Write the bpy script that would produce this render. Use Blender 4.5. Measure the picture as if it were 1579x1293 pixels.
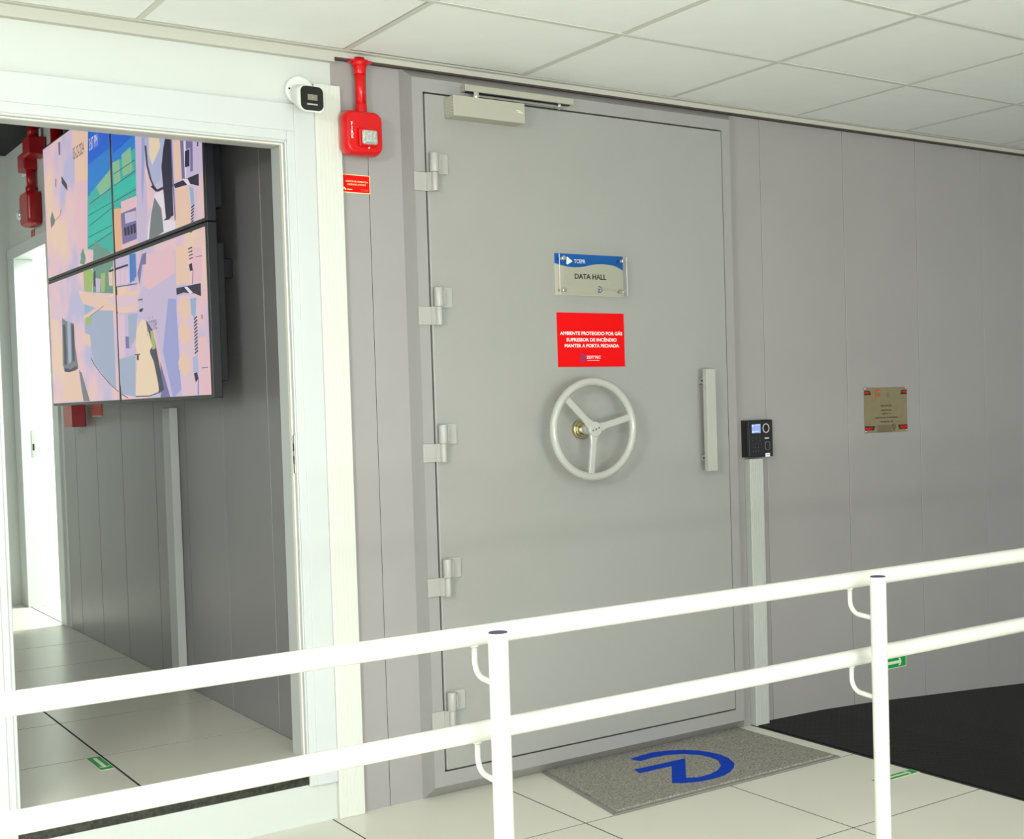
import bpy, bmesh, math, random
from mathutils import Vector, Matrix
random.seed(4)
S = bpy.context.scene
COL = S.collection
PI = math.pi
for o in list(bpy.data.objects):
    bpy.data.objects.remove(o)

# ------------------------------------------------------------------ camera
def look_axes(yaw, pit, roll):
    f = Vector((-math.sin(yaw)*math.cos(pit), math.cos(yaw)*math.cos(pit), -math.sin(pit)))
    r = Vector((math.cos(yaw), math.sin(yaw), 0)); u = r.cross(f)
    return math.cos(roll)*r + math.sin(roll)*u, -math.sin(roll)*r + math.cos(roll)*u, f
cd = bpy.data.cameras.new('camera')
cam = bpy.data.objects.new('camera', cd); COL.objects.link(cam); S.camera = cam
r_, u_, f_ = look_axes(-0.64959, 0.03358, -0.02711)
M = Matrix(((r_.x, u_.x, -f_.x), (r_.y, u_.y, -f_.y), (r_.z, u_.z, -f_.z))).to_4x4()
M.translation = Vector((-1.83291, -4.11581, 1.34918))
cam.matrix_world = M
cd.sensor_fit = 'HORIZONTAL'; cd.sensor_width = 36.0
cd.lens = 36.0*2035.497/1579
cd.shift_x = -(1042.27-789.5)/1579
cd.shift_y = (681.54-646.5)/1579
cd.clip_start = 0.05; cd.clip_end = 60

# ------------------------------------------------------------------ world, lamps, exposure
w = bpy.data.worlds.new('world'); S.world = w; w.use_nodes = True
bg = w.node_tree.nodes['Background']; bg.inputs[0].default_value = (0.94, 0.99, 0.99, 1); bg.inputs[1].default_value = 0.6
S.view_settings.view_transform = 'Standard'; S.view_settings.look = 'None'
S.view_settings.exposure = -0.08; S.view_settings.gamma = 1.0; S.view_settings.use_curve_mapping = False
def area(name, loc, rot, sx, sy, power, color=(0.99, 1, 0.99)):
    l = bpy.data.lights.new(name, 'AREA'); l.shape = 'RECTANGLE'; l.size = sx; l.size_y = sy
    l.energy = power; l.color = color
    o = bpy.data.objects.new(name, l); COL.objects.link(o); o.location = loc; o.rotation_euler = rot
    return o
# recessed fluorescent panels of the front room ceiling, behind and beside the photographer, plus an added key light
area('lamp_panel_a', (-0.4, -4.6, 2.49), (0, 0, 0), 0.6, 1.2, 64)
area('lamp_panel_b', (-2.8, -3.0, 2.49), (0, 0, 0), 0.6, 1.2, 64)
area('lamp_key_left', (-4.6, -4.7, 2.2), (math.radians(77), 0, math.radians(-49)), 0.8, 0.4, 100, (1, 1, 0.99))  # added tilted key light, brightens the wall and door frame from the left
# added uplight well behind the photographer, tilted up to brighten the ceiling
area('lamp_uplight_fill', (-1.6, -8.0, 0.75), (math.radians(132), 0, math.radians(-6)), 5.0, 1.3, 410, (0.97, 1, 0.97))
# lamps of the corridor and of the lit room at its far end
area('lamp_far_room', (1.0, 4.0, 2.6), (0, 0, 0), 1.2, 0.9, 150, (0.95, 1.0, 0.97))
area('lamp_corridor', (-2.5, 2.9, 2.6), (math.radians(50), 0, math.radians(-40)), 0.9, 0.5, 27, (0.95, 1.0, 0.97))

# ------------------------------------------------------------------ materials
def lin(h):
    h = h.lstrip('#'); c = [int(h[i:i+2], 16)/255 for i in (0, 2, 4)]
    return tuple(((x+0.055)/1.055)**2.4 if x > 0.04045 else x/12.92 for x in c) + (1,)
def mat(name, hexc, rough=0.5, metal=0.0, noise=0.0, nscale=40, bump=0.0, bscale=300, emit=0.0, spec=0.5, coat=0.0, hex2=None):
    m = bpy.data.materials.new(name); m.use_nodes = True
    nt = m.node_tree; b = nt.nodes['Principled BSDF']
    c = lin(hexc); b.inputs['Base Color'].default_value = c
    b.inputs['Roughness'].default_value = rough; b.inputs['Metallic'].default_value = metal
    b.inputs['Specular IOR Level'].default_value = spec
    b.inputs['Coat Weight'].default_value = coat
    tc = nt.nodes.new('ShaderNodeTexCoord')
    if noise or hex2:
        n = nt.nodes.new('ShaderNodeTexNoise'); n.inputs['Scale'].default_value = nscale; n.inputs['Detail'].default_value = 4
        nt.links.new(tc.outputs['Object'], n.inputs['Vector'])
        cr = nt.nodes.new('ShaderNodeValToRGB')
        cr.color_ramp.elements[0].position = 0.35; cr.color_ramp.elements[1].position = 0.65
        if hex2:
            cr.color_ramp.elements[0].color = c; cr.color_ramp.elements[1].color = lin(hex2)
        else:
            cr.color_ramp.elements[0].color = tuple(x*(1-noise) for x in c[:3])+(1,)
            cr.color_ramp.elements[1].color = tuple(min(1, x*(1+noise)) for x in c[:3])+(1,)
        nt.links.new(n.outputs['Fac'], cr.inputs['Fac']); nt.links.new(cr.outputs['Color'], b.inputs['Base Color'])
    if bump:
        n2 = nt.nodes.new('ShaderNodeTexNoise'); n2.inputs['Scale'].default_value = bscale; n2.inputs['Detail'].default_value = 2
        nt.links.new(tc.outputs['Object'], n2.inputs['Vector'])
        bp = nt.nodes.new('ShaderNodeBump'); bp.inputs['Strength'].default_value = bump; bp.inputs['Distance'].default_value = 0.002
        nt.links.new(n2.outputs['Fac'], bp.inputs['Height']); nt.links.new(bp.outputs['Normal'], b.inputs['Normal'])
    if emit:
        b.inputs['Emission Color'].default_value = c; b.inputs['Emission Strength'].default_value = emit
    return m
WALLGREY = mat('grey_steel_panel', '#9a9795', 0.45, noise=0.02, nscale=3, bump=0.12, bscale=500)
DOORGREY = mat('grey_door_paint', '#989893', 0.42, noise=0.015, nscale=3, bump=0.12, bscale=450)
FRAMEGREY = mat('grey_frame_paint', '#979693', 0.38, noise=0.015, nscale=3)
HINGEGREY = mat('hinge_paint', '#a7a7a1', 0.3)
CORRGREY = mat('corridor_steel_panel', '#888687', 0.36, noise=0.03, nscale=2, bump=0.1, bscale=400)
SLIT = mat('dark_gap', '#15161f', 0.8)
WHITEWALL = mat('white_wall_paint', '#c8cdc7', 0.55, noise=0.01, nscale=2, bump=0.05, bscale=200)
WHITETRIM = mat('white_trim_paint', '#c7ccca', 0.35)
CREAM = mat('cream_seal', '#e6e4d6', 0.5)
CONDUITWHITE = mat('white_plastic_conduit', '#d2d5cb', 0.4)
CONDUITGREY = mat('grey_plastic_conduit', '#b4b8b1', 0.4)
FLOORTILE = mat('beige_floor_laminate', '#dcdacd', 0.32, noise=0.02, nscale=2.2, bump=0.05, bscale=120)
CORRTILE = mat('corridor_floor_laminate', '#d2cfc0', 0.28, noise=0.035, nscale=2.0)
SEAM = mat('floor_seam', '#2a2b2a', 0.8)
NAVYSEAM = mat('navy_floor_seam', '#16183a', 0.7)
CEILTILE = mat('white_ceiling_tile', '#eff3ef', 0.85, noise=0.012, nscale=8, bump=0.15, bscale=350)
CEILGRID = mat('ceiling_grid_metal', '#cfd1c6', 0.45)
CEILGAP = mat('ceiling_plenum', '#4a4e52', 0.9)
SHADOWGAP = mat('brown_shadow_gap', '#4a3d38', 0.8)
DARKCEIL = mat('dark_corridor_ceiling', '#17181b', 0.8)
RAILWHITE = mat('glossy_white_rail_paint', '#c9cbc2', 0.28, coat=0.3)
CAPBLUE = mat('dark_post_cap', '#3a3d55', 0.5)
RED = mat('fire_red_paint', '#cc040c', 0.28, coat=0.3, spec=.3)
REDSIGN = mat('red_sign_print', '#dc0507', 0.6, spec=.15)
REDSIGN2 = mat('orange_red_sign_print', '#dc0c05', 0.6, spec=.15)
PHOTOLUM = mat('pale_yellow_print', '#e8e0a8', 0.6)
WHITEPRINT = mat('white_print', '#f4f4f0', 0.6)
BLACKPRINT = mat('black_print', '#1c1c1c', 0.6)
GREYPRINT = mat('grey_print', '#96978f', 0.6)
BLUEPRINT = mat('blue_print', '#0857a6', 0.6, spec=.15)
BLUEDARK = mat('navy_logo_print', '#2a3a8a', 0.5)
PLATE = mat('sign_plate_beige', '#b4b1a1', 0.5, spec=.2)
CHROME = mat('chrome', '#e6e4de', 0.12, 1.0)
STEEL = mat('brushed_steel', '#b9b9b2', 0.35, 0.9)
BRASS = mat('brass', '#b5ab88', 0.25, 0.9)
CLOSER = mat('closer_silver_paint', '#b2b1a2', 0.4, 0.25)
BLACK = mat('black_plastic', '#101113', 0.3)
BLACKGLOSS = mat('black_glass', '#141414', 0.12)
LENSGREY = mat('lens_grey', '#7d7a6e', 0.3)
SCREENLCD = mat('small_blue_display', '#7c94d0', 0.4, emit=0.45)
KEYPRINT = mat('keypad_print', '#7e8288', 0.6)
RING = mat('reader_ring_light', '#d8ccb0', 0.5, emit=0.35)
GOLD = mat('bronze_plaque_metal', '#887c5c', 0.38, 0.25, noise=0.06, nscale=30)
MATGREY = mat('grey_loop_mat', '#a9a59d', 0.95, nscale=150, bump=1.0, bscale=300, hex2='#76736c', spec=0.1)
MATEDGE = mat('mat_border', '#8a8782', 0.9, spec=0.1)
MATBLUE = mat('blue_loop_mat', '#1440b4', 0.9, noise=0.15, nscale=260, bump=0.8, bscale=420, spec=0.1)
GREEN = mat('green_sign_print', '#0f9a48', 0.55)
PALEGREEN = mat('pale_green_print', '#dfeecb', 0.6)
DKRED = mat('dark_red_paint', '#a80d14', 0.35)
ORANGE = mat('orange_red_print', '#e8431f', 0.5)
GRANITE = mat('speckled_dark_granite', '#0e100a', 0.3, nscale=120, hex2='#3a3c30')
BOXWHITE = mat('white_box_plastic', '#dfe3df', 0.45)
def rubber():
    m = mat('black_studded_rubber', '#161514', 0.55, noise=0.12, nscale=6, spec=0.2)
    nt = m.node_tree; b = nt.nodes['Principled BSDF']
    tc = nt.nodes.new('ShaderNodeTexCoord')
    sep = nt.nodes.new('ShaderNodeSeparateXYZ'); nt.links.new(tc.outputs['Object'], sep.inputs[0])
    outs = []
    for ax, sc, in (('X', 2*PI/0.03), ('Y', 2*PI/0.03)):
        mu = nt.nodes.new('ShaderNodeMath'); mu.operation = 'MULTIPLY'; mu.inputs[1].default_value = sc
        nt.links.new(sep.outputs[ax], mu.inputs[0])
        sn = nt.nodes.new('ShaderNodeMath'); sn.operation = 'SINE'; nt.links.new(mu.outputs[0], sn.inputs[0]); outs.append(sn)
    pr = nt.nodes.new('ShaderNodeMath'); pr.operation = 'MULTIPLY'
    nt.links.new(outs[0].outputs[0], pr.inputs[0]); nt.links.new(outs[1].outputs[0], pr.inputs[1])
    mr = nt.nodes.new('ShaderNodeMapRange'); mr.inputs[1].default_value = 0.25; mr.inputs[2].default_value = 0.55
    nt.links.new(pr.outputs[0], mr.inputs[0])
    bp = nt.nodes.new('ShaderNodeBump'); bp.inputs['Strength'].default_value = 0.8; bp.inputs['Distance'].default_value = 0.0025
    nt.links.new(mr.outputs[0], bp.inputs['Height']); nt.links.new(bp.outputs['Normal'], b.inputs['Normal'])
    return m
RUBBER = rubber()
def acrylic():
    m = bpy.data.materials.new('clear_acrylic'); m.use_nodes = True
    nt = m.node_tree; nt.nodes.clear()
    out = nt.nodes.new('ShaderNodeOutputMaterial'); mx = nt.nodes.new('ShaderNodeMixShader')
    t = nt.nodes.new('ShaderNodeBsdfTransparent'); g = nt.nodes.new('ShaderNodeBsdfGlossy'); g.inputs['Roughness'].default_value = 0.03
    fr = nt.nodes.new('ShaderNodeFresnel'); fr.inputs[0].default_value = 1.3
    t.inputs[0].default_value = (0.97, 0.98, 0.97, 1)
    nt.links.new(fr.outputs[0], mx.inputs[0]); nt.links.new(t.outputs[0], mx.inputs[1]); nt.links.new(g.outputs[0], mx.inputs[2])
    nt.links.new(mx.outputs[0], out.inputs[0]); return m
ACRYLIC = acrylic()
ACRYLEDGE = mat('acrylic_cut_edge', '#f0f2ee', 0.3)

# ------------------------------------------------------------------ mesh helpers
class MB:
    def __init__(s): s.bm = bmesh.new(); s.mi = 0; s.mats = []
    def use(s, m):
        if m not in s.mats: s.mats.append(m)
        s.mi = s.mats.index(m); return s
    def _merge(s, t, smooth=False):
        me = bpy.data.meshes.new('tmp')
        for f in t.faces: f.material_index = s.mi; f.smooth = smooth
        t.to_mesh(me); t.free(); s.bm.from_mesh(me); bpy.data.meshes.remove(me); return s
    def box(s, x0, y0, z0, x1, y1, z1, bev=0, seg=2):
        t = bmesh.new(); bmesh.ops.create_cube(t, size=1)
        for v in t.verts: v.co = Vector((x0+(v.co.x+.5)*(x1-x0), y0+(v.co.y+.5)*(y1-y0), z0+(v.co.z+.5)*(z1-z0)))
        if bev: bmesh.ops.bevel(t, geom=t.edges[:], offset=bev, segments=seg, profile=0.5, affect='EDGES', clamp_overlap=True)
        return s._merge(t)
    def cyl(s, a, b, r, r2=None, n=24, bev=0):
        a = Vector(a); b = Vector(b); d = b-a; t = bmesh.new()
        bmesh.ops.create_cone(t, cap_ends=True, segments=n, radius1=r, radius2=r if r2 is None else r2, depth=d.length)
        if bev:
            es = [e for e in t.edges if abs(e.verts[0].co.z-e.verts[1].co.z) < 1e-6]
            bmesh.ops.bevel(t, geom=es, offset=bev, segments=2, profile=0.5, affect='EDGES')
        q = d.to_track_quat('Z', 'Y').to_matrix().to_4x4(); q.translation = (a+b)/2
        bmesh.ops.transform(t, matrix=q, verts=t.verts)
        for f in t.faces: f.smooth = len(f.verts) == 4
        me = bpy.data.meshes.new('tmp')
        for f in t.faces: f.material_index = s.mi
        t.to_mesh(me); t.free(); s.bm.from_mesh(me); bpy.data.meshes.remove(me); return s
    def tube(s, pts, r, n=16, closed=False):
        pts = [Vector(p) for p in pts]; t = bmesh.new(); rings = []; N = len(pts); prev = None
        for i, p in enumerate(pts):
            if closed: d = pts[(i+1) % N]-pts[i-1]
            else: d = pts[min(i+1, N-1)]-pts[max(i-1, 0)]
            d.normalize()
            if prev is None:
                up = Vector((0, 0, 1)) if abs(d.z) < .9 else Vector((0, 1, 0)); a = d.cross(up).normalized()
            else: a = (prev-d*prev.dot(d)).normalized()
            prev = a; b = d.cross(a)
            rr = r[i] if isinstance(r, (list, tuple)) else r
            rings.append([t.verts.new(p+rr*(math.cos(2*PI*k/n)*a+math.sin(2*PI*k/n)*b)) for k in range(n)])
        for i in range(N if closed else N-1):
            A = rings[i]; B = rings[(i+1) % N]
            for k in range(n): t.faces.new((A[k], A[(k+1) % n], B[(k+1) % n], B[k]))
        if not closed: t.faces.new(rings[0][::-1]); t.faces.new(rings[-1])
        bmesh.ops.recalc_face_normals(t, faces=t.faces)
        return s._merge(t, True)
    def prism(s, pts, o, u, v, d, bev=0):
        """polygon pts in the (u,v) plane at origin o, extruded by vector d"""
        o = Vector(o); u = Vector(u); v = Vector(v); d = Vector(d); t = bmesh.new()
        A = [t.verts.new(o+u*p[0]+v*p[1]) for p in pts]
        f = t.faces.new(A)
        if d.length > 0:
            r = bmesh.ops.extrude_face_region(t, geom=[f])
            for e in r['geom']:
                if isinstance(e, bmesh.types.BMVert): e.co += d
        if bev: bmesh.ops.bevel(t, geom=t.edges[:], offset=bev, segments=2, profile=0.5, affect='EDGES', clamp_overlap=True)
        bmesh.ops.recalc_face_normals(t, faces=t.faces)
        bmesh.ops.triangulate(t, faces=[f for f in t.faces if len(f.verts) > 4])
        return s._merge(t)
    def sphere(s, c, r, sc=(1, 1, 1)):
        t = bmesh.new(); bmesh.ops.create_uvsphere(t, u_segments=20, v_segments=12, radius=r)
        for v in t.verts: v.co = Vector((v.co.x*sc[0], v.co.y*sc[1], v.co.z*sc[2]))+Vector(c)
        return s._merge(t, True)
    def text(s, txt, size, o, u, v, width=None, align='CENTER', depth=0.0004, bold=0.0, spacing=1.0):
        cu = bpy.data.curves.new('t', 'FONT'); cu.body = txt; cu.size = size; cu.align_x = align; cu.align_y = 'CENTER'
        cu.extrude = 0; cu.offset = bold; cu.resolution_u = 3; cu.space_character = spacing
        ob = bpy.data.objects.new('t', cu); COL.objects.link(ob)
        bpy.context.view_layer.update()
        me = bpy.data.meshes.new_from_object(ob.evaluated_get(bpy.context.evaluated_depsgraph_get()))
        bpy.data.objects.remove(ob); bpy.data.curves.remove(cu)
        t = bmesh.new(); t.from_mesh(me); bpy.data.meshes.remove(me)
        if t.verts:
            x0 = min(q.co.x for q in t.verts); x1 = max(q.co.x for q in t.verts)
            k = width/(x1-x0) if width else 1.0
            O = Vector(o); U = Vector(u); V = Vector(v); W = U.cross(V)
            for q in t.verts: q.co = O+U*(q.co.x*k)+V*q.co.y+W*depth
        return s._merge(t)
    def build(s, name, parent=None, m=None, loc=None):
        me = bpy.data.meshes.new(name)
        if m is not None and not s.mats: s.mats.append(m)
        s.bm.to_mesh(me); s.bm.free()
        for x in s.mats: me.materials.append(x)
        o = bpy.data.objects.new(name, me); COL.objects.link(o)
        if parent is not None:
            o.parent = parent
            p = parent; off = Vector((0, 0, 0))
            while p is not None: off += Vector(p.location); p = p.parent
            me.transform(Matrix.Translation(-off))
        elif loc is not None:
            o.location = loc; me.transform(Matrix.Translation(-Vector(loc)))
        return o
def new(m): return MB().use(m)
def tag(o, label=None, cat=None, group=None, kind=None):
    if label: o['label'] = label
    if cat: o['category'] = cat
    if group: o['group'] = group
    if kind: o['kind'] = kind
    return o
def thing(name, loc, label, cat, group=None, kind=None):
    o = bpy.data.objects.new(name, None); COL.objects.link(o); o.location = loc; o.empty_display_size = .1
    return tag(o, label, cat, group, kind)
def struct(o): o['kind'] = 'structure'; return o
X = (1, 0, 0); Y = (0, 1, 0); Z = (0, 0, 1)
def rrect(w, h, r, n=6):
    p = []
    for cx, cy, a0 in ((w/2-r, h/2-r, 0), (-w/2+r, h/2-r, 90), (-w/2+r, -h/2+r, 180), (w/2-r, -h/2+r, 270)):
        for i in range(n+1):
            a = math.radians(a0+90*i/n); p.append((cx+r*math.cos(a), cy+r*math.sin(a)))
    return p

# ================================================================== SETTING
# ---- front room floor: 0.6 m raised-floor tiles
fl = new(SEAM).box(-7, -9, -.06, 1.65, .05, -.0005)
fl.use(FLOORTILE)
xs = [.437+.6*k for k in range(-12, 3)]; xs = [-7.0]+[x for x in xs if x > -7]+[1.65]
ys = [-.596-.6*k for k in range(0, 14)][::-1]; ys = [-9.0]+[y for y in ys if y > -9]+[.03]
for i in range(len(xs)-1):
    for j in range(len(ys)-1):
        g = .0027
        if xs[i+1]-xs[i] > .02: fl.box(xs[i]+g, ys[j]+g, -.02, xs[i+1]-g, ys[j+1]-g, 0)
struct(fl.build('floor'))
# black studded rubber on the ramp, falling away to the right
rb = new(RUBBER)
prof = [(1.652, .003), (2.05, -.004), (2.35, -.02), (3.15, -.078), (4.2, -.16), (7.0, -.40)]
for (xa, za), (xb, zb) in zip(prof, prof[1:]):
    rb.prism([(xa, za), (xb, zb), (xb, -.5), (xa, -.5)], (0, -9, 0), X, Z, (0, 9.02, 0))
tag(struct(rb.build('floor_ramp')), 'black studded rubber covering of the ramp')

# ---- grey panelled wall at the back
wb = new(WALLGREY)
seams = [-.08, .043, .503, 1.305, 1.765, 2.237, 2.696, 3.149, 3.60, 4.05, 4.5, 4.95, 5.4, 7.0]
for a, b in zip(seams, seams[1:]):
    x0, x1 = a+.0007, b-.0007
    wb.prism([(x0, .1), (x0, .0012), (x0+.0012, 0), (x1-.0012, 0), (x1, .0012), (x1, .1)], (0, 0, -.6), X, Y, (0, 0, 3.4))
wb.use(SLIT).box(-.078, .0012, -.6, 7, .11, 2.8)
struct(wb.build('wall_back'))

# ---- ceiling of the front room
H = 2.504
cx = [-.69-.648*k for k in range(9, 0, -1)]+[-.690, -.044, .615, 1.277, 1.926, 2.570, 3.215, 3.86, 4.51, 5.16, 5.81, 6.46]
cy = [-.048]+[-.668-.653*k for k in range(0, 12)]
ce = new(CEILTILE)
lift = random.Random(2)
for i in range(len(cx)-1):
    for j in range(len(cy)-1):
        a = cx[i]; b = cx[i+1]; y1 = cy[j]; y0 = cy[j+1]
        o1 = lift.uniform(.010, .0125); o2 = lift.uniform(.0095, .0155); o3 = lift.uniform(.009, .0115); o4 = lift.uniform(.010, .015)
        ce.box(a+o1, y0+o3, H-.0015+lift.uniform(0, .002), b-o2, y1-o4, H+.014)
ce.use(CEILGAP).box(-7, -8.6, H+.014, 7, -.045, H+.05)
struct(ce.build('ceiling'))
gr = new(CEILGRID)
for x in cx: gr.box(x-.0095, -8.5, H-.001, x+.0095, -.047, H+.004)
for y in cy[1:]: gr.box(-6.6, y-.0095, H-.002, 6.5, y+.0095, H+.0035)
struct(gr.build('trim_1'))['label'] = 'metal grid between the ceiling tiles'
WALLANGLE = mat('wall_angle_metal', '#bcbcb0', .5)
we = new(WALLANGLE)
we.box(-7, -.05, H-.003, 7, -.024, H+.002).box(-.075, -.028, H-.02, 7, -.024, H+.002).box(-7, -.028, H-.036, -.075, -.0005, H+.002)
we.use(SHADOWGAP).box(-.0755, -.024, H-.026, 7, -.003, H+.004)  # solid box, shade of the gap at the wall put in as dark brown
struct(we.build('trim_2'))['label'] = 'cream wall angle along the ceiling edge with its shadow gap coloured brown'

# ---- white partition with the doorway (front face y=0)
wl = new(WHITEWALL)
wl.box(-7, 0, -.05, -1.10, .115, 2.9).box(-1.10, 0, 2.215, -.08, .115, 2.9).box(-.225, 0, .128, -.08, .115, 2.215)
wl.box(-1.10, 0, -.05, -.225, .038, .128).box(-.225, 0, -.05, -.08, .115, .128)
struct(wl.build('wall_left'))
# granite sill
sl = new(GRANITE).prism([(-1.10, .131), (-.232, .131), (-.2215, .142), (-.2215, .2095), (-1.10, .2095)], (0, -.004, 0), X, Z, (0, .044, 0))
tag(struct(sl.build('trim_3')), 'speckled dark granite sill of the doorway')
# door frame of the doorway
d1 = thing('door_1', (-.665, 0, .21), 'white framed open doorway left of the grey wall', None, kind='structure')
a = new(WHITETRIM)
# right side casing with a fine step
a.box(-.2385, -.012, .124, -.1448, 0, 2.318, .002).box(-.214, -.0165, .124, -.1448, -.01, 2.318, .002)
a.build('door_casing', d1)
a = new(WHITETRIM).box(-1.19, -.012, .124, -1.0985, 0, 2.318, .002).box(-1.19, -.0165, .124, -1.118, -.01, 2.318, .002)
a.build('door_casing', d1)
a = new(WHITETRIM).box(-1.0985, -.012, 2.202, -.2385, 0, 2.318, .002).box(-1.118, -.0165, 2.232, -.214, -.01, 2.318, .002)
a.build('door_casing', d1)
j = new(WHITETRIM).box(-.243, -.006, .2095, -.2255, .118, 2.202, .002); j.build('door_jamb', d1)
j = new(WHITETRIM).box(-1.1, -.006, .2095, -1.088, .118, 2.202, .002); j.build('door_jamb', d1)
j = new(WHITETRIM).box(-1.088, -.006, 2.195, -.243, .118, 2.214, .002); j.build('door_jamb', d1)
s = new(CREAM).box(-.2475, .012, .2095, -.242, .034, 2.196, .003).box(-1.089, .012, .2095, -1.084, .034, 2.196, .003).box(-1.086, .012, 2.19, -.244, .034, 2.196, .003)
s.build('door_seal', d1)
sp = new(STEEL).box(-.2465, -.002, 1.14, -.2425, .012, 1.262, .001).use(SLIT).box(-.2472, .0, 1.17, -.2462, .009, 1.196).box(-.2472, .0, 1.212, -.2462, .009, 1.236)
tag(sp.build('strike_plate', d1), 'small metal strike plate')

# ---- corridor behind the doorway
cf = new(NAVYSEAM).box(-4.0, .04, .14, -.175, 4.7, .2105)
cf.use(CORRTILE)
xs = [-4.0, -3.142, -2.542, -1.942, -1.342, -.742, -.18]; ys = [.041, .529, 1.129, 1.729, 2.329, 2.929, 3.529, 4.129, 4.66]
for i in range(len(xs)-1):
    for jn in range(len(ys)-1):
        gx = .0028
        gl = .0038 if abs(xs[i]+.742) < .01 else gx; grr = .0038 if abs(xs[i+1]+.742) < .01 else gx
        gy0 = .003 if abs(ys[jn]-1.129) < .01 else gx; gy1 = .003 if abs(ys[jn+1]-1.129) < .01 else gx
        cf.box(xs[i]+gl, ys[jn]+gy0, .19, xs[i+1]-grr, ys[jn+1]-gy1, .211)
struct(cf.build('floor_corridor'))
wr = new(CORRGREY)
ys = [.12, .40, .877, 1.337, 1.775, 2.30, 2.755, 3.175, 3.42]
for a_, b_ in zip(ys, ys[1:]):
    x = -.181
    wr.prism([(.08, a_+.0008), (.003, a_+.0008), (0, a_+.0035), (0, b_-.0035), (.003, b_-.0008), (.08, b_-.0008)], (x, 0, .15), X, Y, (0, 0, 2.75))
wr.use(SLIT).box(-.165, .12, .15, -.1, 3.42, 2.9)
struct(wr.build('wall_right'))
wf = new(WHITEWALL)
wf.box(-.181, 3.42, .15, -.06, 3.56, 2.9).box(-.181, 3.56, 2.30, -.06, 4.47, 2.9).box(-.181, 4.47, .15, -.10, 4.62, 2.9)
wf.box(-4.0, 4.61, .15, -.181, 4.72, 2.9)
struct(wf.build('wall_rear'))
struct(new(WHITEWALL).box(-4.1, .115, .1, -4.0, 4.7, 2.95).build('wall_corridor'))
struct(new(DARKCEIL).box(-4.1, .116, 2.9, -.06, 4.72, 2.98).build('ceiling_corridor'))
# lit room past the far doorway
lr = new(WHITEWALL).box(-.06, 3.1, .1, 2.2, 3.2, 2.8).box(-.06, 5.0, .1, 2.2, 5.1, 2.8).box(2.2, 3.1, .1, 2.3, 5.1, 2.8).box(-.06, 3.1, 2.72, 2.3, 5.1, 2.8)
lr.box(-.06, 3.2, .1, -.05, 3.42, 2.8).box(-.10, 4.60, .1, -.09, 5.0, 2.8)
struct(lr.build('wall_lit_room'))
struct(new(FLOORTILE).box(-.181, 3.1, .12, 2.2, 5.1, .2105).build('floor_lit_room'))
d3 = thing('door_3', (-.181, 4.0, .21), 'white frame of the brightly lit far doorway', None, kind='structure')
new(WHITETRIM).box(-.196, 3.47, .211, -.05, 3.60, 2.27, .003).build('door_jamb', d3)
new(WHITETRIM).box(-.196, 4.43, .211, -.09, 4.60, 2.27, .003).build('door_jamb', d3)
new(WHITETRIM).box(-.196, 3.47, 2.27, -.05, 4.60, 2.34, .003).build('door_head', d3)
new(STEEL).box(-.14, 4.427, 1.10, -.12, 4.431, 1.26).use(SLIT).box(-.136, 4.426, 1.14, -.126, 4.4275, 1.18).build('strike_plate', d3)

# white ribbed trunking beside the doorway
def ribbed(name, x0, x1, y0, z0, z1, m, ribs, label, cat, grp=None):
    b = new(m).box(x0, y0, z0, x1, -.0003, z1, .0025)
    n = ribs; wd = (x1-x0-.012)
    for i in range(n):
        c = x0+.009+wd*(i+.25)/n
        b.box(c-wd/n*.17, y0-.0011, z0+.001, c+wd/n*.17, y0+.001, z1-.001, .0004, 1)
    return tag(b.build(name, loc=((x0+x1)/2, y0/2, z0)), label, cat, grp)
ribbed('cable_trunking', -.1445, -.0555, -.02, 0.0, 2.392, CONDUITWHITE, 6, 'tall white ribbed cable trunking between the doorway and the grey wall', 'trunking')
ribbed('cable_conduit', 1.640, 1.712, -.036, .0, 1.093, CONDUITGREY, 5, 'grey ribbed cable conduit running from the keypad reader to the floor', 'conduit')
ct = MB().use(mat('corridor_trunking_plastic', '#c2c6c2', .45)).box(-.215, 1.43, .2112, -.1814, 1.53, 1.365, .003)
tag(ct.build('cable_trunking', loc=(-.21, 1.34, .211)), 'pale vertical cable trunking on the corridor wall below the video screens', 'trunking')

# ================================================================== VAULT DOOR
F = -.06
d2 = thing('door_2', (.87, 0, 0), 'large grey steel vault door with handwheel and pull handle', None, kind='structure')
def frame_ring():
    t = bmesh.new()
    def quadring(outer, inner):
        A = [t.verts.new(p) for p in outer]; B = [t.verts.new(p) for p in inner]
        for i in range(4):
            k = (i+1) % 4; t.faces.new((A[i], A[k], B[k], B[i]))
    R = lambda x0, x1, z0, z1, y: [(x0, y, z0), (x1, y, z0), (x1, y, z1), (x0, y, z1)]
    o = R(.163, 1.603, -.003, 2.4855, .0); i1 = R(.180, 1.556, .045, 2.445, F); i2 = R(.2195, 1.5145, .0935, 2.4, F); i3 = R(.2195, 1.5145, .0935, 2.4, .0)
    quadring(o, i1); quadring(i1, i2); quadring(i2, i3)
    return t
t = frame_ring(); bmesh.ops.recalc_face_normals(t, faces=t.faces)
fb = MB().use(FRAMEGREY); fb._merge(t); fo = fb.build('door_frame', d2)
leaf = new(DOORGREY).box(.2255, -.0635, .0985, 1.511, -.015, 2.3945, .004).build('door_leaf', d2)
new(SLIT).box(.20, -.012, .08, 1.53, -.004, 2.41).build('door_gap', d2)
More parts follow.
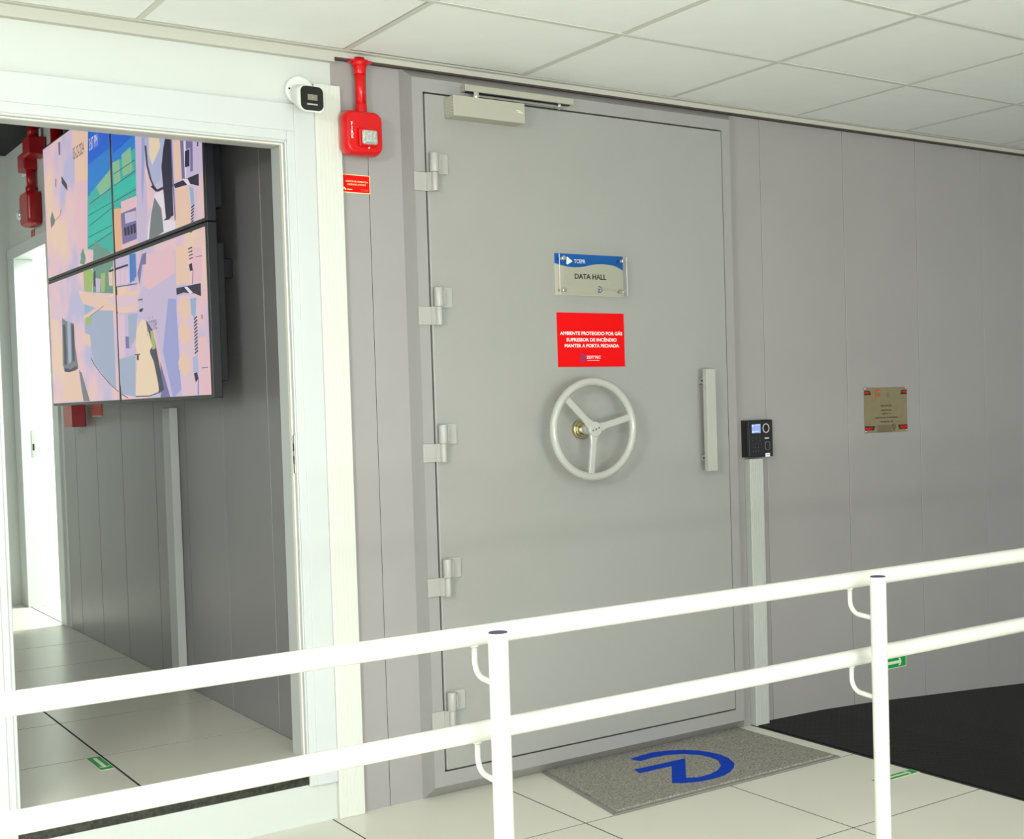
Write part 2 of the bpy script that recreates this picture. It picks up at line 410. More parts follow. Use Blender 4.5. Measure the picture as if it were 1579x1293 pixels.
def hinge(z):
    h = new(HINGEGREY)
    x, y = .2415, -.086
    h.cyl((x, y, z-.064), (x, y, z), .0155, bev=.002)
    h.use(HINGEGREY).box(x+.012, -.079, z-.060, x+.024, -.063, z-.004, .003)
    h.prism([(p[0]+x+.032, p[1]+z-.033) for p in rrect(.052, .068, .006)], (0, -.0633, 0), X, Z, (0, -.008, 0), .0012)
    h.box(x+.002, -.092, z-.058, x+.022, -.0635, z-.006, .004)
    ho = h.build('hinge', d2)
    k = new(HINGEGREY).cyl((x, y, z-.127), (x, y, z-.0645), .0115, bev=.001)
    k.box(x-.066, -.067, z-.126, x-.02, -.0603, z-.064, .0015).prism([(-.02, -.0603), (-.02, -.067), (-.004, -.094), (.006, -.094), (.006, -.078), (-.008, -.0603)], (x, 0, z-.126), X, Y, (0, 0, .062))
    k.build('hinge_pin', ho)
for z in (2.193, 1.743, 1.280, .824, .369): hinge(z)

# handwheel
C = Vector((.806, -.157, 1.2445)); RM = .171
hub = thing('handwheel', C, 'grey three-spoke handwheel of the vault door', None); hub.parent = d2; hub.location = C-Vector(d2.location)
WP = mat('wheel_grey_paint', '#acada5', 0.22, coat=0.4)
ring = new(WP).tube([C+Vector((RM*math.cos(a), 0, RM*math.sin(a))) for a in [2*PI*k/72 for k in range(72)]], .0148, 18, True)
ring.build('wheel_rim', hub)
for ang in (136, 14, -97):
    a = math.radians(ang); d = Vector((math.cos(a), 0, math.sin(a))); n = Vector((-d.z, 0, d.x))
    sp = new(WP).prism([(.016, -.019), (.05, -.0125), (.165, -.0125), (.165, .0125), (.05, .0125), (.016, .019)], C+Vector((0, .006, 0)), d, n, (0, -.014, 0), .004)
    sp.build('wheel_spoke', hub)
h = new(WP).cyl(C+Vector((0, .010, 0)), C+Vector((0, -.0125, 0)), .028, bev=.004).build('wheel_hub', hub)
b = new(WP)
for dx, dz in ((-.013, -.004), (0, 0), (.013, .005)):
    b.cyl(C+Vector((dx, -.012, dz)), C+Vector((dx, -.0142, dz)), .0048, n=12)
    b.use(SLIT).cyl(C+Vector((dx, -.0139, dz)), C+Vector((dx, -.0146, dz)), .0028, n=10).use(WP)
b.build('hub_bolts', hub)
b = new(CHROME).cyl((C.x, C.y+.008, C.z), (C.x, -.064, C.z), .020)
b.use(BRASS).cyl((C.x, -.080, C.z), (C.x, -.0634, C.z), .036, bev=.003).cyl((C.x, -.086, C.z), (C.x, -.079, C.z), .028, bev=.002)
tag(b.build('wheel_shaft', hub), 'chrome shaft with a brass collar')

# pull handle
b = new(mat('handle_grey', '#a9aaa2', .35)).box(1.352, -.128, 1.062, 1.398, -.104, 1.457, .0015).build('pull_handle', d2)
for z in (1.413, 1.112):
    new(STEEL).box(1.362, -.1045, z-.012, 1.386, -.0637, z+.012, .002).use(SLIT).cyl((1.3618, -.088, z), (1.3612, -.088, z), .0045, n=10).build('handle_mount', b)

# overhead closer
cl = thing('door_closer', (.44, -.0635, 2.35), 'grey overhead door closer with slide arm', None); cl.parent = d2; cl.location = Vector((.44, -.0635, 2.35))-Vector(d2.location)
b = new(CLOSER).box(.297, -.13, 2.3165, .574, -.0637, 2.385, .0012)
b.use(WHITEPRINT)
for i in range(4):
    for j in range(5):
        b.cyl((.2972, -.12+i*.014, 2.33+j*.0105+(i % 2)*.003), (.2966, -.12+i*.014, 2.33+j*.0105+(i % 2)*.003), .0014, n=8)
b.box(.540, -.1304, 2.3565, .558, -.1301, 2.3585).box(.546, -.1304, 2.351, .566, -.1301, 2.353)
b.build('closer_body', cl)
b = new(CLOSER).box(.362, -.095, 2.413, .80, -.0602, 2.4345, .001).use(SLIT).box(.372, -.086, 2.4105, .79, -.072, 2.4132)
tr = b.build('slide_track', cl)
b = new(STEEL).box(.395, -.103, 2.3945, .745, -.088, 2.3995, .001).use(CHROME).cyl((.402, -.096, 2.386), (.402, -.096, 2.411), .0105, bev=.002).cyl((.743, -.09, 2.394), (.743, -.084, 2.416), .008)
b.build('closer_arm', cl)

# ================================================================== SIGNS AND FITTINGS ON THE GREY WALL
def zlogo(mb, m, cx, cz, h, y, u=X, v=Z):
    """open D ring with a Z in it"""
    mb.use(m); r = h/2; s = h/.43
    P = [(-.118, .194), (-.06, .209), (0, .21), (.06, .202), (.12, .175), (.17, .13), (.2, .075), (.21, 0), (.2, -.07), (.17, -.13), (.12, -.178), (.06, -.205), (0, -.214), (-.06, -.212), (-.12, -.197), (-.165, -.172), (-.03, -.005), (-.17, -.005), (-.185, .045), (.075, .045), (-.075, -.155), (-.03, -.165), (.03, -.16), (.08, -.14), (.125, -.1), (.155, -.05), (.16, 0), (.15, .06), (.11, .11), (.06, .145), (0, .155), (-.05, .15), (-.09, .142)]
    o = Vector((cx, y, cz))
    mb.prism([(p[0]*s, p[1]*s) for p in P], o, u, v, (0, 0, 0))
# DATA HALL sign: printed plate behind a clear acrylic sheet on four stand-offs
t = thing('door_sign', (.866, -.0636, 1.73), 'beige and blue plate reading DATA HALL behind clear acrylic on the vault door', 'sign')
b = new(PLATE).box(.716, -.0665, 1.731, 1.016, -.0637, 1.881, .0004)
b.use(BLUEPRINT)
N = 30; top = [(.716, 1.8808), (1.016, 1.8808)]; wave = []
for i in range(N+1):
    s_ = i/N; x = .716+.30*s_
    zz = 1.8455-.0125*math.sin(PI*min(1, s_/.55)) if s_ < .55 else 1.8455+.0035*math.sin(PI*(s_-.55)/.3) if s_ < .85 else 1.8455-.017*((s_-.85)/.15)**1.3
    wave.append((x, zz))
b.prism([top[0]]+wave+[top[1]], (0, -.0668, 0), X, Z, (0, 0, 0))
b.use(WHITEPRINT).prism([(.768, 1.868), (.7695, 1.8705), (.7715, 1.870), (.7915, 1.8565), (.792, 1.8545), (.791, 1.8525), (.771, 1.842), (.7685, 1.8425), (.767, 1.845)], (0, -.0671, 0), X, Z, (0, 0, 0))
b.text('TCEPR', .020, (.824, -.0671, 1.8545), X, Z, width=.049, bold=.0002)
b.use(BLACKPRINT).text('DATA HALL', .026, (.869, -.0669, 1.8), X, Z, width=.138, bold=.0007)
zlogo(b, BLUEDARK, .909, 1.7555, .024, -.0669); b.use(GREYPRINT).text('ZEITTEC', .012, (.956, -.0669, 1.755), X, Z, width=.060)
b.build('printed_plate', t)
b = new(ACRYLIC).box(.716, -.1015, 1.731, 1.010, -.0985, 1.876)
b.use(ACRYLEDGE).box(.7155, -.1015, 1.731, .7162, -.0985, 1.876).box(1.0097, -.1015, 1.731, 1.0105, -.0985, 1.876)
tag(b.build('acrylic_sheet', t), 'clear acrylic sheet')
for x in (.7325, .993):
    for z in (1.8605, 1.7475):
        new(CHROME).cyl((x, -.104, z), (x, -.0667, z), .0055, n=16).cyl((x, -.1075, z), (x, -.102, z), .0085, n=20, bev=.0015).build('standoff_screw', t)
# red gas warning sign
b = new(REDSIGN).box(.720, -.0655, 1.4715, 1.0145, -.0637, 1.6685, .0003)
b.use(WHITEPRINT)
for s_, z, wd in (('AMBIENTE PROTEGIDO POR GÁS', 1.5945, .273), ('SUPRESSOR DE INCÊNDIO', 1.571, .221), ('MANTER A PORTA FECHADA', 1.5495, .239)):
    b.text(s_, .0172, (.8685, -.0658, z-.0015), X, Z, width=wd, bold=.0003)
b.text('ZEITTEC', .014, (.874, -.0658, 1.506), X, Z, width=.062, bold=.0001)
b.box(.846, -.0659, 1.4945, .900, -.0656, 1.4955)
zlogo(b, BLUEDARK, .826, 1.5045, .030, -.0658)
tag(b.build('warning_sign', loc=(.867, -.065, 1.4715)), 'red sign with white AMBIENTE PROTEGIDO POR GÁS lettering above the handwheel', 'sign')
# small red sign under the alarm
b = new(PHOTOLUM).box(-.052, -.0022, 2.052, .0455, -.0003, 2.1125, .0002)
b.use(REDSIGN2).box(-.0495, -.0025, 2.0545, .043, -.0021, 2.110)
b.use(PHOTOLUM).text('AGENTE DE COMBATE A', .0075, (-.002, -.003, 2.0895), X, Z, width=.078, bold=.0001).text('INCÊNDIO ATIVADO', .0075, (-.002, -.003, 2.0795), X, Z, width=.064, bold=.0001)
b.box(-.036, -.0028, 2.062, -.018, -.0025, 2.0645).sphere((-.046, -.0027, 2.067), .0032, (1, .1, 1)).sphere((-.042, -.0027, 2.063), .0032, (1, .1, 1))
b.use(mat('faint_print', '#f0603c', .6)).box(.012, -.0028, 2.060, .038, -.0025, 2.0615).box(.012, -.0028, 2.064, .038, -.0025, 2.0655)
tag(b.build('equipment_sign', loc=(-.003, -.001, 2.052)), 'small red AGENTE DE COMBATE A INCÊNDIO ATIVADO sign under the fire siren', 'sign')

# fire siren on its drop pipe
t = thing('fire_siren', (0, 0, 2.16), 'glossy red FIRE siren and strobe hanging from the ceiling beside the vault door', 'fire siren')
b = new(RED).prism([(p[0], p[1]) for p in rrect(.122, .125, .02)], (-.001, -.002, 2.243), X, Z, (0, -.04, 0), .003)
b.build('back_box', t)
b = new(RED)
# moulded front: flat face with wide sloping sides
def loft(mb, rings):
    tt = bmesh.new(); vs = [[tt.verts.new(p) for p in r] for r in rings]; n = len(vs[0])
    for a_, b_ in zip(vs, vs[1:]):
        for k in range(n): tt.faces.new((a_[k], a_[(k+1) % n], b_[(k+1) % n], b_[k]))
    tt.faces.new(vs[0][::-1]); tt.faces.new(vs[-1]); bmesh.ops.recalc_face_normals(tt, faces=tt.faces)
    for f in tt.faces: f.smooth = len(f.verts) == 4
    me = bpy.data.meshes.new('tmp')
    for f in tt.faces: f.material_index = mb.mi
    tt.to_mesh(me); tt.free(); mb.bm.from_mesh(me); bpy.data.meshes.remove(me)
def RR(w_, h_, r, cx_, cz_, y): return [(cx_+p[0], y, cz_+p[1]) for p in rrect(w_, h_, r)]
loft(b, [RR(.128, .140, .024, -.003, 2.238, -.030), RR(.132, .145, .028, -.003, 2.238, -.036), RR(.132, .145, .028, -.003, 2.2375, -.058), RR(.128, .141, .028, -.003, 2.2375, -.068), RR(.122, .132, .026, -.002, 2.2375, -.078), RR(.112, .120, .022, -.001, 2.2375, -.083)])
b.use(DKRED)
for i in range(6):
    for jn in range(5): b.cyl((-.012+i*.0065, -.0835, 2.262+jn*.0055), (-.012+i*.0065, -.0828, 2.262+jn*.0055), .0013, n=8)
b.build('siren_housing', t)
b = new(WHITEPRINT)
for ch, z in (('F', 2.2615), ('I', 2.2475), ('R', 2.2335), ('E', 2.220)): b.text(ch, .0155, (-.0475, -.0838, z), X, Z, bold=.0003)
b.build('lettering', t)
b = new(RED).box(-.028, -.094, 2.190, .036, -.082, 2.250, .005).use(mat('strobe_clear_lens', '#c3c9c4', .12, .55, noise=.3, nscale=180)).box(-.021, -.109, 2.196, .031, -.092, 2.242, .007).cyl((.004, -.098, 2.186), (.004, -.088, 2.186), .003, n=10)
tag(b.build('strobe_lens', t), 'silvery clear strobe lens')
b = new(RED).cyl((.010, -.030, 2.305), (.010, -.030, 2.490), .0172).cyl((.010, -.030, 2.300), (.010, -.030, 2.338), .0198, bev=.002).cyl((.010, -.030, 2.435), (.010, -.030, 2.478), .0205, bev=.002)
b.prism(rrect(.078, .040, .012), (.010, -.031, 2.473), X, Y, (0, 0, .006)).cyl((.010, -.030, 2.462), (.010, -.030, 2.480), .024, .03)
b.build('drop_pipe', t)

# keypad reader
t = thing('access_reader', (1.695, -.02, 1.095), 'black keypad and fingerprint access reader on the grey wall right of the door', 'access reader')
b = new(BLACK).prism([(p[0]+1.6955, p[1]+1.1745) for p in rrect(.136, .151, .004)], (0, -.0004, 0), X, Z, (0, -.038, 0), .002)
b.use(BLACKGLOSS).box(1.634, -.0405, 1.103, 1.758, -.038, 1.245, .001)
b.use(KEYPRINT)
for r_i, (z, row) in enumerate(((1.178, 3), (1.167, 3), (1.153, 4), (1.139, 4), (1.123, 4))):
    for c_i in range(row):
        st = .0145 if row == 4 else .019
        ch = {0: 'F', 1: '^', 2: 'x'}.get(c_i, '') if r_i < 2 else '123E456<789*'[(r_i-2)*4+c_i]
        b.text(ch, .007, (1.6545+c_i*st, -.0409, z), X, Z)
b.use(WHITEPRINT).box(1.718, -.0409, 1.173, 1.742, -.0405, 1.1765)
b.build('reader_body', t)
b = new(SCREENLCD).box(1.650, -.0411, 1.197, 1.697, -.0405, 1.233)
b.use(WHITEPRINT).box(1.6515, -.0413, 1.2245, 1.659, -.041, 1.230).box(1.667, -.0413, 1.229, 1.694, -.041, 1.2315).box(1.653, -.0413, 1.199, 1.662, -.041, 1.2055).box(1.665, -.0413, 1.2025, 1.688, -.041, 1.2055)
tag(b.build('reader_display', t), 'lit pale blue display')
b = new(RING).tube([(1.7265+.0165*math.cos(2*PI*k/40), -.0408, 1.2155+.0175*math.sin(2*PI*k/40)) for k in range(40)], .0013, 8, True)
b.use(BLACKGLOSS).cyl((1.7265, -.0405, 1.2155), (1.7265, -.042, 1.2155), .006)
b.build('camera_ring', t)
b = new(KEYPRINT).tube([(1.733+p[0], -.0408, 1.144+p[1]) for p in rrect(.0235, .032, .006)], .0008, 8, True).use(mat('fingerprint_glass', '#0d1614', .08)).box(1.724, -.0412, 1.132, 1.742, -.0405, 1.156, .001)
b.build('fingerprint_window', t)
b = new(WHITEPRINT).box(1.7205, -.0412, 1.099, 1.7445, -.0406, 1.1135).use(GREYPRINT).box(1.725, -.0414, 1.105, 1.740, -.0412, 1.108)
b.build('sticker', t)

# bronze plaque
t = thing('wall_plaque', (2.47, 0, 1.17), 'bronze-coloured metal plaque with red and black corner bars on the grey wall', 'plaque')
b = new(GOLD).box(2.335, -.0035, 1.171, 2.606, -.0004, 1.371, .0003)
K = Vector((2.335, 0, 1.371))
def pq(x, z): return (2.335+x*.271, 1.371-z*.2)
b.use(BLACKPRINT)
for P in ([(0, .07), (.125, .07), (.16, .165), (0, .165)], [(1, .07), (.875, .07), (.84, .165), (1, .165)], [(0, .845), (.24, .855), (.20, .95), (0, .94)], [(1, .845), (.77, .845), (.80, .945), (1, .945)]):
    b.prism([pq(*q) for q in P], (0, -.0037, 0), X, Z, (0, 0, 0))
b.use(REDSIGN)
for P in ([(.01, .095), (.095, .095), (.11, .125), (.01, .14)], [(.99, .09), (.905, .09), (.89, .12), (.99, .135)], [(.01, .885), (.17, .885), (.155, .93), (.01, .925)], [(.99, .87), (.82, .875), (.835, .92), (.99, .92)]):
    b.prism([pq(*q) for q in P], (0, -.0039, 0), X, Z, (0, 0, 0))
PR = mat('plaque_red_emblem', '#b0503c', .5); PBR = mat('plaque_brown_emblem', '#84602c', .5)
# arched red crest over a brown lozenge
b.use(PR)
arc = []
for k in range(13):
    a = math.radians(70+ (200-70)*k/12); arc.append((.325+.085*math.cos(a)+0, .125-.10*math.sin(a)))
arc2 = []
for k in range(13):
    a = math.radians(200-(200-70)*k/12); arc2.append((.325+.05*math.cos(a)+.006, .135-.075*math.sin(a)))
b.prism([pq(*q) for q in arc+arc2], (0, -.0038, 0), X, Z, (0, 0, 0))
b.prism([pq(*q) for q in [(.243, .15), (.27, .15), (.29, .24), (.26, .245)]], (0, -.0038, 0), X, Z, (0, 0, 0))
b.use(PBR).prism([pq(*q) for q in [(.29, .12), (.34, .105), (.375, .15), (.36, .205), (.30, .215), (.285, .17)]], (0, -.0038, 0), X, Z, (0, 0, 0))
zlogo(b, mat('plaque_grey_emblem', '#565a62', .5), 2.335+.54*.271, 1.371-.175*.2, .021, -.0038)
b.use(mat('plaque_dark_print', '#33291f', .6))
for s_, z, wd, sz in (('SALA SEGURA', .41, .071, .0105), ('MODELO DATA HALL', .51, .067, .0075), ('CLASSE TIPO - 2 / 40', .59, .060, .0075), ('COMPOSTO DE PAINEL CORTA-FOGO REFRIGERADO', .675, .146, .0075), ('ABNT NBR 10636 - 2022', .765, .08, .0075)):
    x_, z_ = pq(.505, z); b.text(s_, sz, (x_, -.0038, z_), X, Z, width=wd, bold=.00025)
for i in range(8):
    x0, z0 = pq(.30, .855+i*.018); x1, _ = pq(.62 if i % 3 else .66, 0); b.box(x0, -.0039, z0-.0006, x1, -.0036, z0+.0006)
x0, z0 = pq(.285, .84); x1, z1 = pq(.72, .99)
b.tube([(x0, -.0038, z0), (x1, -.0038, z0), (x1, -.0038, z1), (x0, -.0038, z1)], .0004, 6, True)
x_, z_ = pq(.675, .875); b.tube([(x_+.009*math.cos(2*PI*k/24), -.0038, z_+.010*math.sin(2*PI*k/24)) for k in range(24)], .0012, 6, True).box(x_-.003, -.004, z_-.018, x_+.003, -.0036, z_-.008).tube([(x_-.005, -.0038, z_+.006), (x_+.005, -.0038, z_-.006)], .001, 6)
b.build('metal_plate', t)
for x in (2.3405, 2.6005):
    for z in (1.177, 1.366): new(CHROME).sphere((x, -.004, z), .0045, (1, .5, 1)).build('screw', t)

# green arrow sign low on the wall
def arrow_sign(o, u, v, L_, Hh, name, label, seed_arrow=True):
    o = Vector(o); u = Vector(u); v = Vector(v); n = u.cross(v)
    b = new(PALEGREEN).prism([(0, 0), (L_, 0), (L_, Hh), (0, Hh)], o, u, v, n*.0008)
    e = .06*Hh
    b.use(GREEN).prism([(e, e), (L_-e, e), (L_-e, Hh-e), (e, Hh-e)], o+n*.0011, u, v, (0, 0, 0))
    c = Hh/2; t_ = Hh*.13; xa = L_*.86; hw = Hh*.33
    b.use(PALEGREEN).prism([(L_*.1, c-t_), (xa-hw*.7, c-t_), (xa-hw*1.25, c-hw), (xa-hw*.45, c-hw), (xa, c), (xa-hw*.45, c+hw), (xa-hw*1.25, c+hw), (xa-hw*.7, c+t_), (L_*.1, c+t_)], o+n*.0014, u, v, (0, 0, 0))
    return tag(b.build(name, loc=tuple(o)), label, 'sign')
arrow_sign((2.345, -.0004, .110), X, Z, .222, .052, 'exit_arrow_sign', 'green exit arrow sign low on the grey wall behind the right railing post')
arrow_sign((1.432, -.925, .0006), X, Y, .205, .045, 'exit_arrow_sticker', 'green exit arrow sticker on the beige tiles beside the black rubber')
arrow_sign((-.792, .525, .2116), (0, -1, 0), X, .19, .045, 'exit_arrow_sticker', 'green exit arrow sticker on the corridor floor seen through the doorway')

# ================================================================== DOORMAT
t = thing('doormat', (1.06, -.3, 0), 'grey loop doormat with a blue ring emblem in front of the vault door', 'doormat')
mp = [(.553, -.590), (1.560, -.590), (1.556, -.004), (.640, -.004)]
b = new(MATEDGE).prism([(.549, -.598), (1.566, -.598), (1.563, -.003), (.632, -.003)], (0, 0, .0003), X, Y, (0, 0, .005), .0015)
b.build('mat_border', t)
b = new(MATGREY).prism([(.566, -.581), (1.549, -.581), (1.548, -.004), (.648, -.004)], (0, 0, .004), X, Y, (0, 0, .0075), .002)
b.build('mat_pile', t)
LG = [(0.951,-0.114),(1.005,-0.104),(1.07,-0.098),(1.127,-0.117),(1.175,-0.15),(1.212,-0.196),(1.229,-0.244),(1.237,-0.298),(1.228,-0.358),(1.201,-0.422),(1.165,-0.462),(1.122,-0.495),(1.076,-0.517),(1.022,-0.524),(0.96,-0.517),(0.916,-0.495),(0.882,-0.466),(1.008,-0.297),(0.944,-0.292),(0.903,-0.293),(0.871,-0.29),(0.88,-0.239),(0.964,-0.243),(1.109,-0.247),(0.956,-0.451),(0.994,-0.473),(1.047,-0.471),(1.097,-0.452),(1.143,-0.415),(1.18,-0.354),(1.186,-0.297),(1.175,-0.244),(1.139,-0.196),(1.091,-0.166),(1.027,-0.156),(0.988,-0.162),(0.962,-0.164)]
b = new(MATBLUE).prism(LG, (0, 0, .0112), X, Y, (0, 0, .0008))
tag(b.build('emblem', t), 'blue open ring emblem')

# ================================================================== RAILING
t = thing('railing', (-.18, -2.04, 0), 'glossy white tubular double railing running across the foreground', 'railing')
RY, PY, RR_ = -1.95, -2.04, .0188
for z in (.920, .7405): new(RAILWHITE).tube([(-3.4, RY, z), (-1, RY, z), (1, RY, z), (3.2, RY, z)], RR_, 32).build('rail', t)
for px in (-1.637, -.669, .301, 1.27, 2.24):
    p = new(RAILWHITE).cyl((px, PY, 0.0), (px, PY, .937), .0183, n=32, bev=.0008).build('post', t)
    new(CAPBLUE).cyl((px, PY, .9365), (px, PY, .9385), .0168, n=32).build('post_cap', p)
    for z in (.920, .7405):
        pts = [(px, RY, z-.017)]
        pts += [(px, RY, z-.045)]
        for k in range(1, 7):
            a = PI/2*k/6; pts.append((px, RY-.03+.03*math.cos(a), z-.045-.03*math.sin(a)))
        pts += [(px, PY+.017, z-.078)]
        new(RAILWHITE).tube(pts, .0056, 12).cyl((px, RY, z-.021), (px, RY, z-.015), .0085, n=14).build('bracket', t)

# ================================================================== SECURITY CAMERA
t = thing('security_camera', (-.19, 0, 2.36), 'small white bullet security camera with black face above the doorway corner', 'security camera')
b = new(BOXWHITE).cyl((-.190, -.0003, 2.362), (-.190, -.020, 2.362), .047, bev=.004).use(SLIT).cyl((-.227, -.0204, 2.365), (-.227, -.0212, 2.365), .003, n=10)
b.build('mounting_base', t)
b = new(BOXWHITE)
def rr(w_, h_, r, x, y, z): return [(x+p[0], y, z+p[1]) for p in rrect(w_, h_, r)]
loft(b, [rr(.060, .062, .028, -.192, -.016, 2.350), rr(.070, .072, .026, -.195, -.05, 2.338), rr(.075, .077, .022, -.200, -.10, 2.322), rr(.077, .080, .019, -.204, -.146, 2.309)])
b.build('camera_body', t)
b = new(BLACKGLOSS); loft(b, [rr(.0735, .0755, .018, -.2045, -.1455, 2.3110), rr(.071, .073, .017, -.2045, -.150, 2.3110)])
b.use(LENSGREY).box(-.220, -.1515, 2.3045, -.188, -.1495, 2.3225, .001).use(CHROME).box(-.223, -.1515, 2.289, -.188, -.1495, 2.2945, .001).sphere((-.204, -.1515, 2.3135), .0025)
tag(b.build('lens_window', t), 'black glass lens window')

# ================================================================== CORRIDOR VIDEO WALL
PAL = dict(peach='#f0cdb6', pink='#ecc4cb', blue='#2468d8', azure='#2f86d8', teal='#3fb9a9', aqua='#35c4b0', sage='#8fc39c', slate='#474a5c', orange='#f0b890',
           mauve='#7c74a4', lilac='#cfc0dc', ink='#2e2a42', periw='#a4a8da', glass='#b4bcdc', cream='#f4dcbc', white='#ece4ee', taupe='#7c8284', skyp='#9cb8d4',
           pine='#6f9c88', leaf='#a8c070', blush='#e6c8d6', blueg='#a9b6cc', brown='#8a6a4c')
SM = {}
for k_, v_ in PAL.items(): SM[k_] = mat('screen_'+k_, v_, .5, emit=.86); SM[k_].node_tree.nodes['Principled BSDF'].inputs['Base Color'].default_value = (.01, .01, .01, 1)
def screen_bg():
    m = mat('screen_pastel', '#dcc8dc', .5); nt = m.node_tree; b = nt.nodes['Principled BSDF']
    b.inputs['Base Color'].default_value = (.01, .01, .01, 1)
    tc = nt.nodes.new('ShaderNodeTexCoord'); n = nt.nodes.new('ShaderNodeTexNoise'); n.inputs['Scale'].default_value = 3.2; n.inputs['Detail'].default_value = 2
    nt.links.new(tc.outputs['Object'], n.inputs['Vector']); cr = nt.nodes.new('ShaderNodeValToRGB')
    cr.color_ramp.elements[0].position = .38; cr.color_ramp.elements[0].color = lin('#c3c0de'); cr.color_ramp.elements[1].position = .64; cr.color_ramp.elements[1].color = lin('#f2d2ba')
    e = cr.color_ramp.elements.new(.5); e.color = lin('#ecc8d0')
    nt.links.new(n.outputs['Fac'], cr.inputs['Fac']); nt.links.new(cr.outputs['Color'], b.inputs['Emission Color']); b.inputs['Emission Strength'].default_value = .86
    return m
BG = screen_bg()
